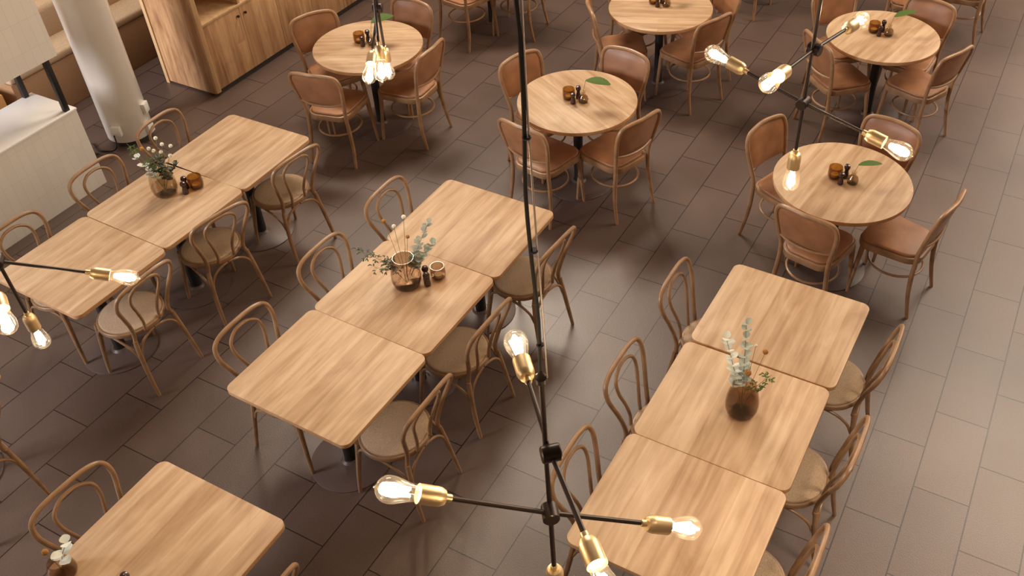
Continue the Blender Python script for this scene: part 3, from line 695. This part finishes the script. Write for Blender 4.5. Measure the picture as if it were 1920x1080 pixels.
# right row
vb = (-0.772, 3.105, 0.745)
vase(vb, 0.084, 0.205, SMOKE, 'smoked glass vase on the right row of tables, holding eucalyptus', 0.55)
euc(vb, (-0.060, 0.110, 0.500), 'tall grey-green eucalyptus stem, upright in the vase on the right row', n=14, size=0.042)
euc(vb, (-0.130, 0.040, 0.430), 'pale eucalyptus stem leaning left out of the vase on the right row', EUCW, n=12, size=0.046)
ball(vb, (0.060, 0.070, 0.400), 0.0135, BALL, 'brown dried flower on a long stem leaning right, vase on the right row')
ball(vb, (0.006, 0.010, 0.285), 0.017, BALL, 'brown dried flower low at the rim of the vase on the right row')
ball(vb, (0.012, 0.060, 0.430), 0.008, BALLW, 'tiny pale flower above the brown ones in the vase on the right row')
twig(vb, (0.110, 0.060, 0.270), 'green leafy twig drooping right from the vase on the right row', n=9, ln=0.017, wd=0.008, material=LEAF)
# middle row
vb = (-2.838, 3.135, 0.745)
vase(vb, 0.088, 0.215, SMOKE, 'large smoked glass vase on the middle row of tables, holding twigs and dried flowers', 0.4)
euc(vb, (0.060, 0.200, 0.350), 'grey eucalyptus stem arching right in the vase on the middle row', EUC, n=12, size=0.042)
euc(vb, (0.130, 0.130, 0.270), 'grey eucalyptus stem drooping over the tealight on the middle row', EUC, n=10, size=0.044)
ball(vb, (-0.020, 0.090, 0.440), 0.0135, BALLW, 'white round flower, topmost in the vase on the middle row', sm=STEMG)
ball(vb, (-0.100, 0.010, 0.440), 0.0125, BALL, 'tan dried flower furthest left, over the chair hoop by the middle row')
ball(vb, (-0.055, 0.035, 0.400), 0.0125, BALLW, 'white round flower between the two tan ones, middle row', sm=STEMG)
ball(vb, (0.010, 0.060, 0.330), 0.0115, BALL, 'tan dried flower in the middle of the bouquet on the middle row')
twig(vb, (-0.215, -0.130, 0.290), 'long dark leafy twig reaching left from the vase on the middle row', n=14)
twig(vb, (-0.110, -0.120, 0.190), 'short dark leafy twig hanging over the rim of the vase on the middle row', n=9)
# left row
vb = (-4.808, 3.165, 0.745)
vase(vb, 0.086, 0.205, CLEAR, 'clear glass vase on the left row of tables, holding small white flowers', 0.5)
for p, s in (((-0.010, 0.070, 0.395), 'topmost'), ((0.010, 0.085, 0.345), 'second from the top'), ((0.040, 0.120, 0.320), 'furthest back'), ((-0.030, 0.010, 0.345), 'furthest left'), ((-0.018, 0.030, 0.320), 'left of centre'), ((0.008, 0.060, 0.300), 'in the centre'), ((0.045, 0.090, 0.265), 'furthest right'), ((0.018, 0.030, 0.180), 'lowest, by the rim')):
    ball(vb, p, 0.0125, BALLW, 'small white flower on the left row, ' + s + ' in its bunch', sm=STEMG, group='small white flowers in the clear vase')
ball(vb, (-0.055, -0.020, 0.355), 0.013, mat('orange_flower', (0.50, 0.20, 0.04), 0.7), 'orange round flower leaning left from the clear vase on the left row', sm=STEMG)
euc(vb, (-0.075, -0.065, 0.300), 'pale leaves hanging left of the clear vase on the left row', EUCW, n=5, size=0.050)
twig(vb, (-0.020, 0.030, 0.270), 'dense green twigs under the small white flowers on the left row', n=16, ln=0.032, wd=0.014, material=LEAFD)
twig(vb, (-0.095, -0.080, 0.420), 'thin green twig reaching toward the pillar from the left row', n=8, material=LEAF)
euc(vb, (0.060, 0.100, 0.200), 'dark green leaves on the right of the white flowers, left row', LEAFD, n=8, size=0.040)
# bottom left
vb = (-3.095, 0.905, 0.745)
vase(vb, 0.060, 0.10, SMOKE, 'glass vase hidden below the lower frame edge on the bottom left table', 0.0)
euc(vb, (0.035, 0.060, 0.185), 'pale leaves rising over the corner of the bottom left table', EUCW, n=3, size=0.052)
ball(vb, (-0.020, -0.010, 0.175), 0.0145, BALL, 'brown dried flower beside the pale leaves at the bottom left')

def tealight(loc, r, h, material, label, wax=True):
    t = thing('tealight_glass', label, 'candle holder', loc, 0, 'glass tealight holders')
    prof = [(r * 0.72, 0), (r * 0.95, h * 0.15), (r, h * 0.45), (r * 0.97, h * 0.8), (r * 0.92, h)]
    inn = [(a - 0.004, max(z, 0.012)) for a, z in prof][::-1]
    bm = B(); lathe(bm, prof + inn, 32); obj('glass_cup', bm, material, t, ang=60)
    bm = B(); lathe(bm, [(r * 0.55, 0.013), (r * 0.55, 0.028), (r * 0.5, 0.030)], 24); obj('candle', bm, WAX, t)
    return t
def mill(loc, h, label, r=0.020):
    t = thing('pepper_mill', label, 'mill', loc, 0, 'small dark salt and pepper mills')
    bm = B(); lathe(bm, [(r * 0.9, 0), (r, 0.004), (r * 0.95, h * 0.25), (r * 0.62, h * 0.52), (r * 0.68, h * 0.62)], 22); obj('mill_body', bm, PEPPER, t)
    bm = B(); lathe(bm, [(r * 0.5, h * 0.62), (r * 0.95, h * 0.70), (r * 1.05, h * 0.82), (r * 0.8, h * 0.95), (r * 0.2, h)], 22); obj('mill_head', bm, PEPPER, t)
    return t
tealight((-2.715, 3.275, 0.745), 0.046, 0.090, SMOKE, 'smoked tealight glass behind the vase on the middle row')
mill((-2.735, 3.190, 0.745), 0.095, 'dark mill between the vase and tealight on the middle row, in front')
mill((-2.775, 3.235, 0.745), 0.095, 'dark mill between the vase and tealight on the middle row, behind')
tealight((-4.680, 3.310, 0.745), 0.050, 0.090, AMBER, 'amber tealight glass behind the vase on the left row')
mill((-4.695, 3.225, 0.745), 0.095, 'dark mill beside the vase on the left row, in front')
mill((-4.735, 3.270, 0.745), 0.095, 'dark mill beside the vase on the left row, behind')
mill((-2.790, 0.995, 0.745), 0.10, 'dark mill at the lower frame edge on the bottom left table')

def centrepiece(cx, cy, ang, where, leafdir, leaflen=0.125, lw=0.055, lz=0.13, am=AMBER):
    """amber tealight, two mills, a small bottle with one green leaf"""
    c, s = math.cos(ang), math.sin(ang)
    def P(x, y): return (cx + c * x - s * y, cy + s * x + c * y, 0.745)
    tealight(P(-0.060, 0.045), 0.048, 0.085, am, 'amber tealight glass on ' + where)
    mill(P(-0.038, -0.028), 0.090, 'dark mill with ball head on ' + where + ', in front')
    mill(P(0.012, 0.040), 0.105, 'dark mill with ball head on ' + where + ', behind')
    t = thing('bud_vase', 'little clear glass bud vase on ' + where, 'vase', P(0.040, -0.028), 0, 'little clear bud vases')
    prof = [(0.026, 0), (0.037, 0.008), (0.040, 0.030), (0.034, 0.052), (0.018, 0.068), (0.015, 0.090), (0.020, 0.098)]
    inn = [(a - 0.0025, max(z, 0.005)) for a, z in prof][::-1]
    bm = B(); lathe(bm, prof + inn, 28); obj('glass_body', bm, CLEAR, t, ang=60)
    bm = B(); lathe(bm, [(a - 0.004, max(z, 0.006)) for a, z in prof[:4]], 24); obj('water', bm, WATER, t)
    g = thing('leaf_stem', 'single broad green leaf in the bud vase on ' + where, 'plant', P(0.040, -0.028), 0, 'single green leaves in bud vases')
    ld = Vector(leafdir).normalized(); tip = Vector((ld.x * 0.02, ld.y * 0.02, lz * 0.95))
    bm = B(); tube(bm, catmull([(0, 0, 0.008), (0.0, 0, 0.08), tip], 5), 0.0016, 6); obj('stem', bm, STEMG, g)
    bm = B(); leaf_bm(bm, tip, ld, (0, 0, 1), leaflen, lw, 0.12); obj('leaf_blade', bm, LEAF, g, ang=80)
A0 = D(-12)
centrepiece(-0.842, 5.262, A0 + D(40), 'the nearest round table', (0.75, 0.66, 0.0), 0.17, 0.062, 0.15)
centrepiece(-2.890, 5.385, D(35), 'the round table behind the middle row', (0.85, 0.10, 0.10), 0.19, 0.105, 0.20)
centrepiece(-4.865, 5.425, D(40), 'the round table by the cabinet', (0.55, 0.75, 0.2), 0.19, 0.13, 0.20)
centrepiece(-1.125, 7.385, D(30), 'the upper right round table', (0.75, 0.60, 0.25), 0.19, 0.085, 0.17)
centrepiece(-2.965, 7.100, D(30), 'the top centre round table', (0.3, 0.9, 0.3), 0.17, 0.09, 0.17)
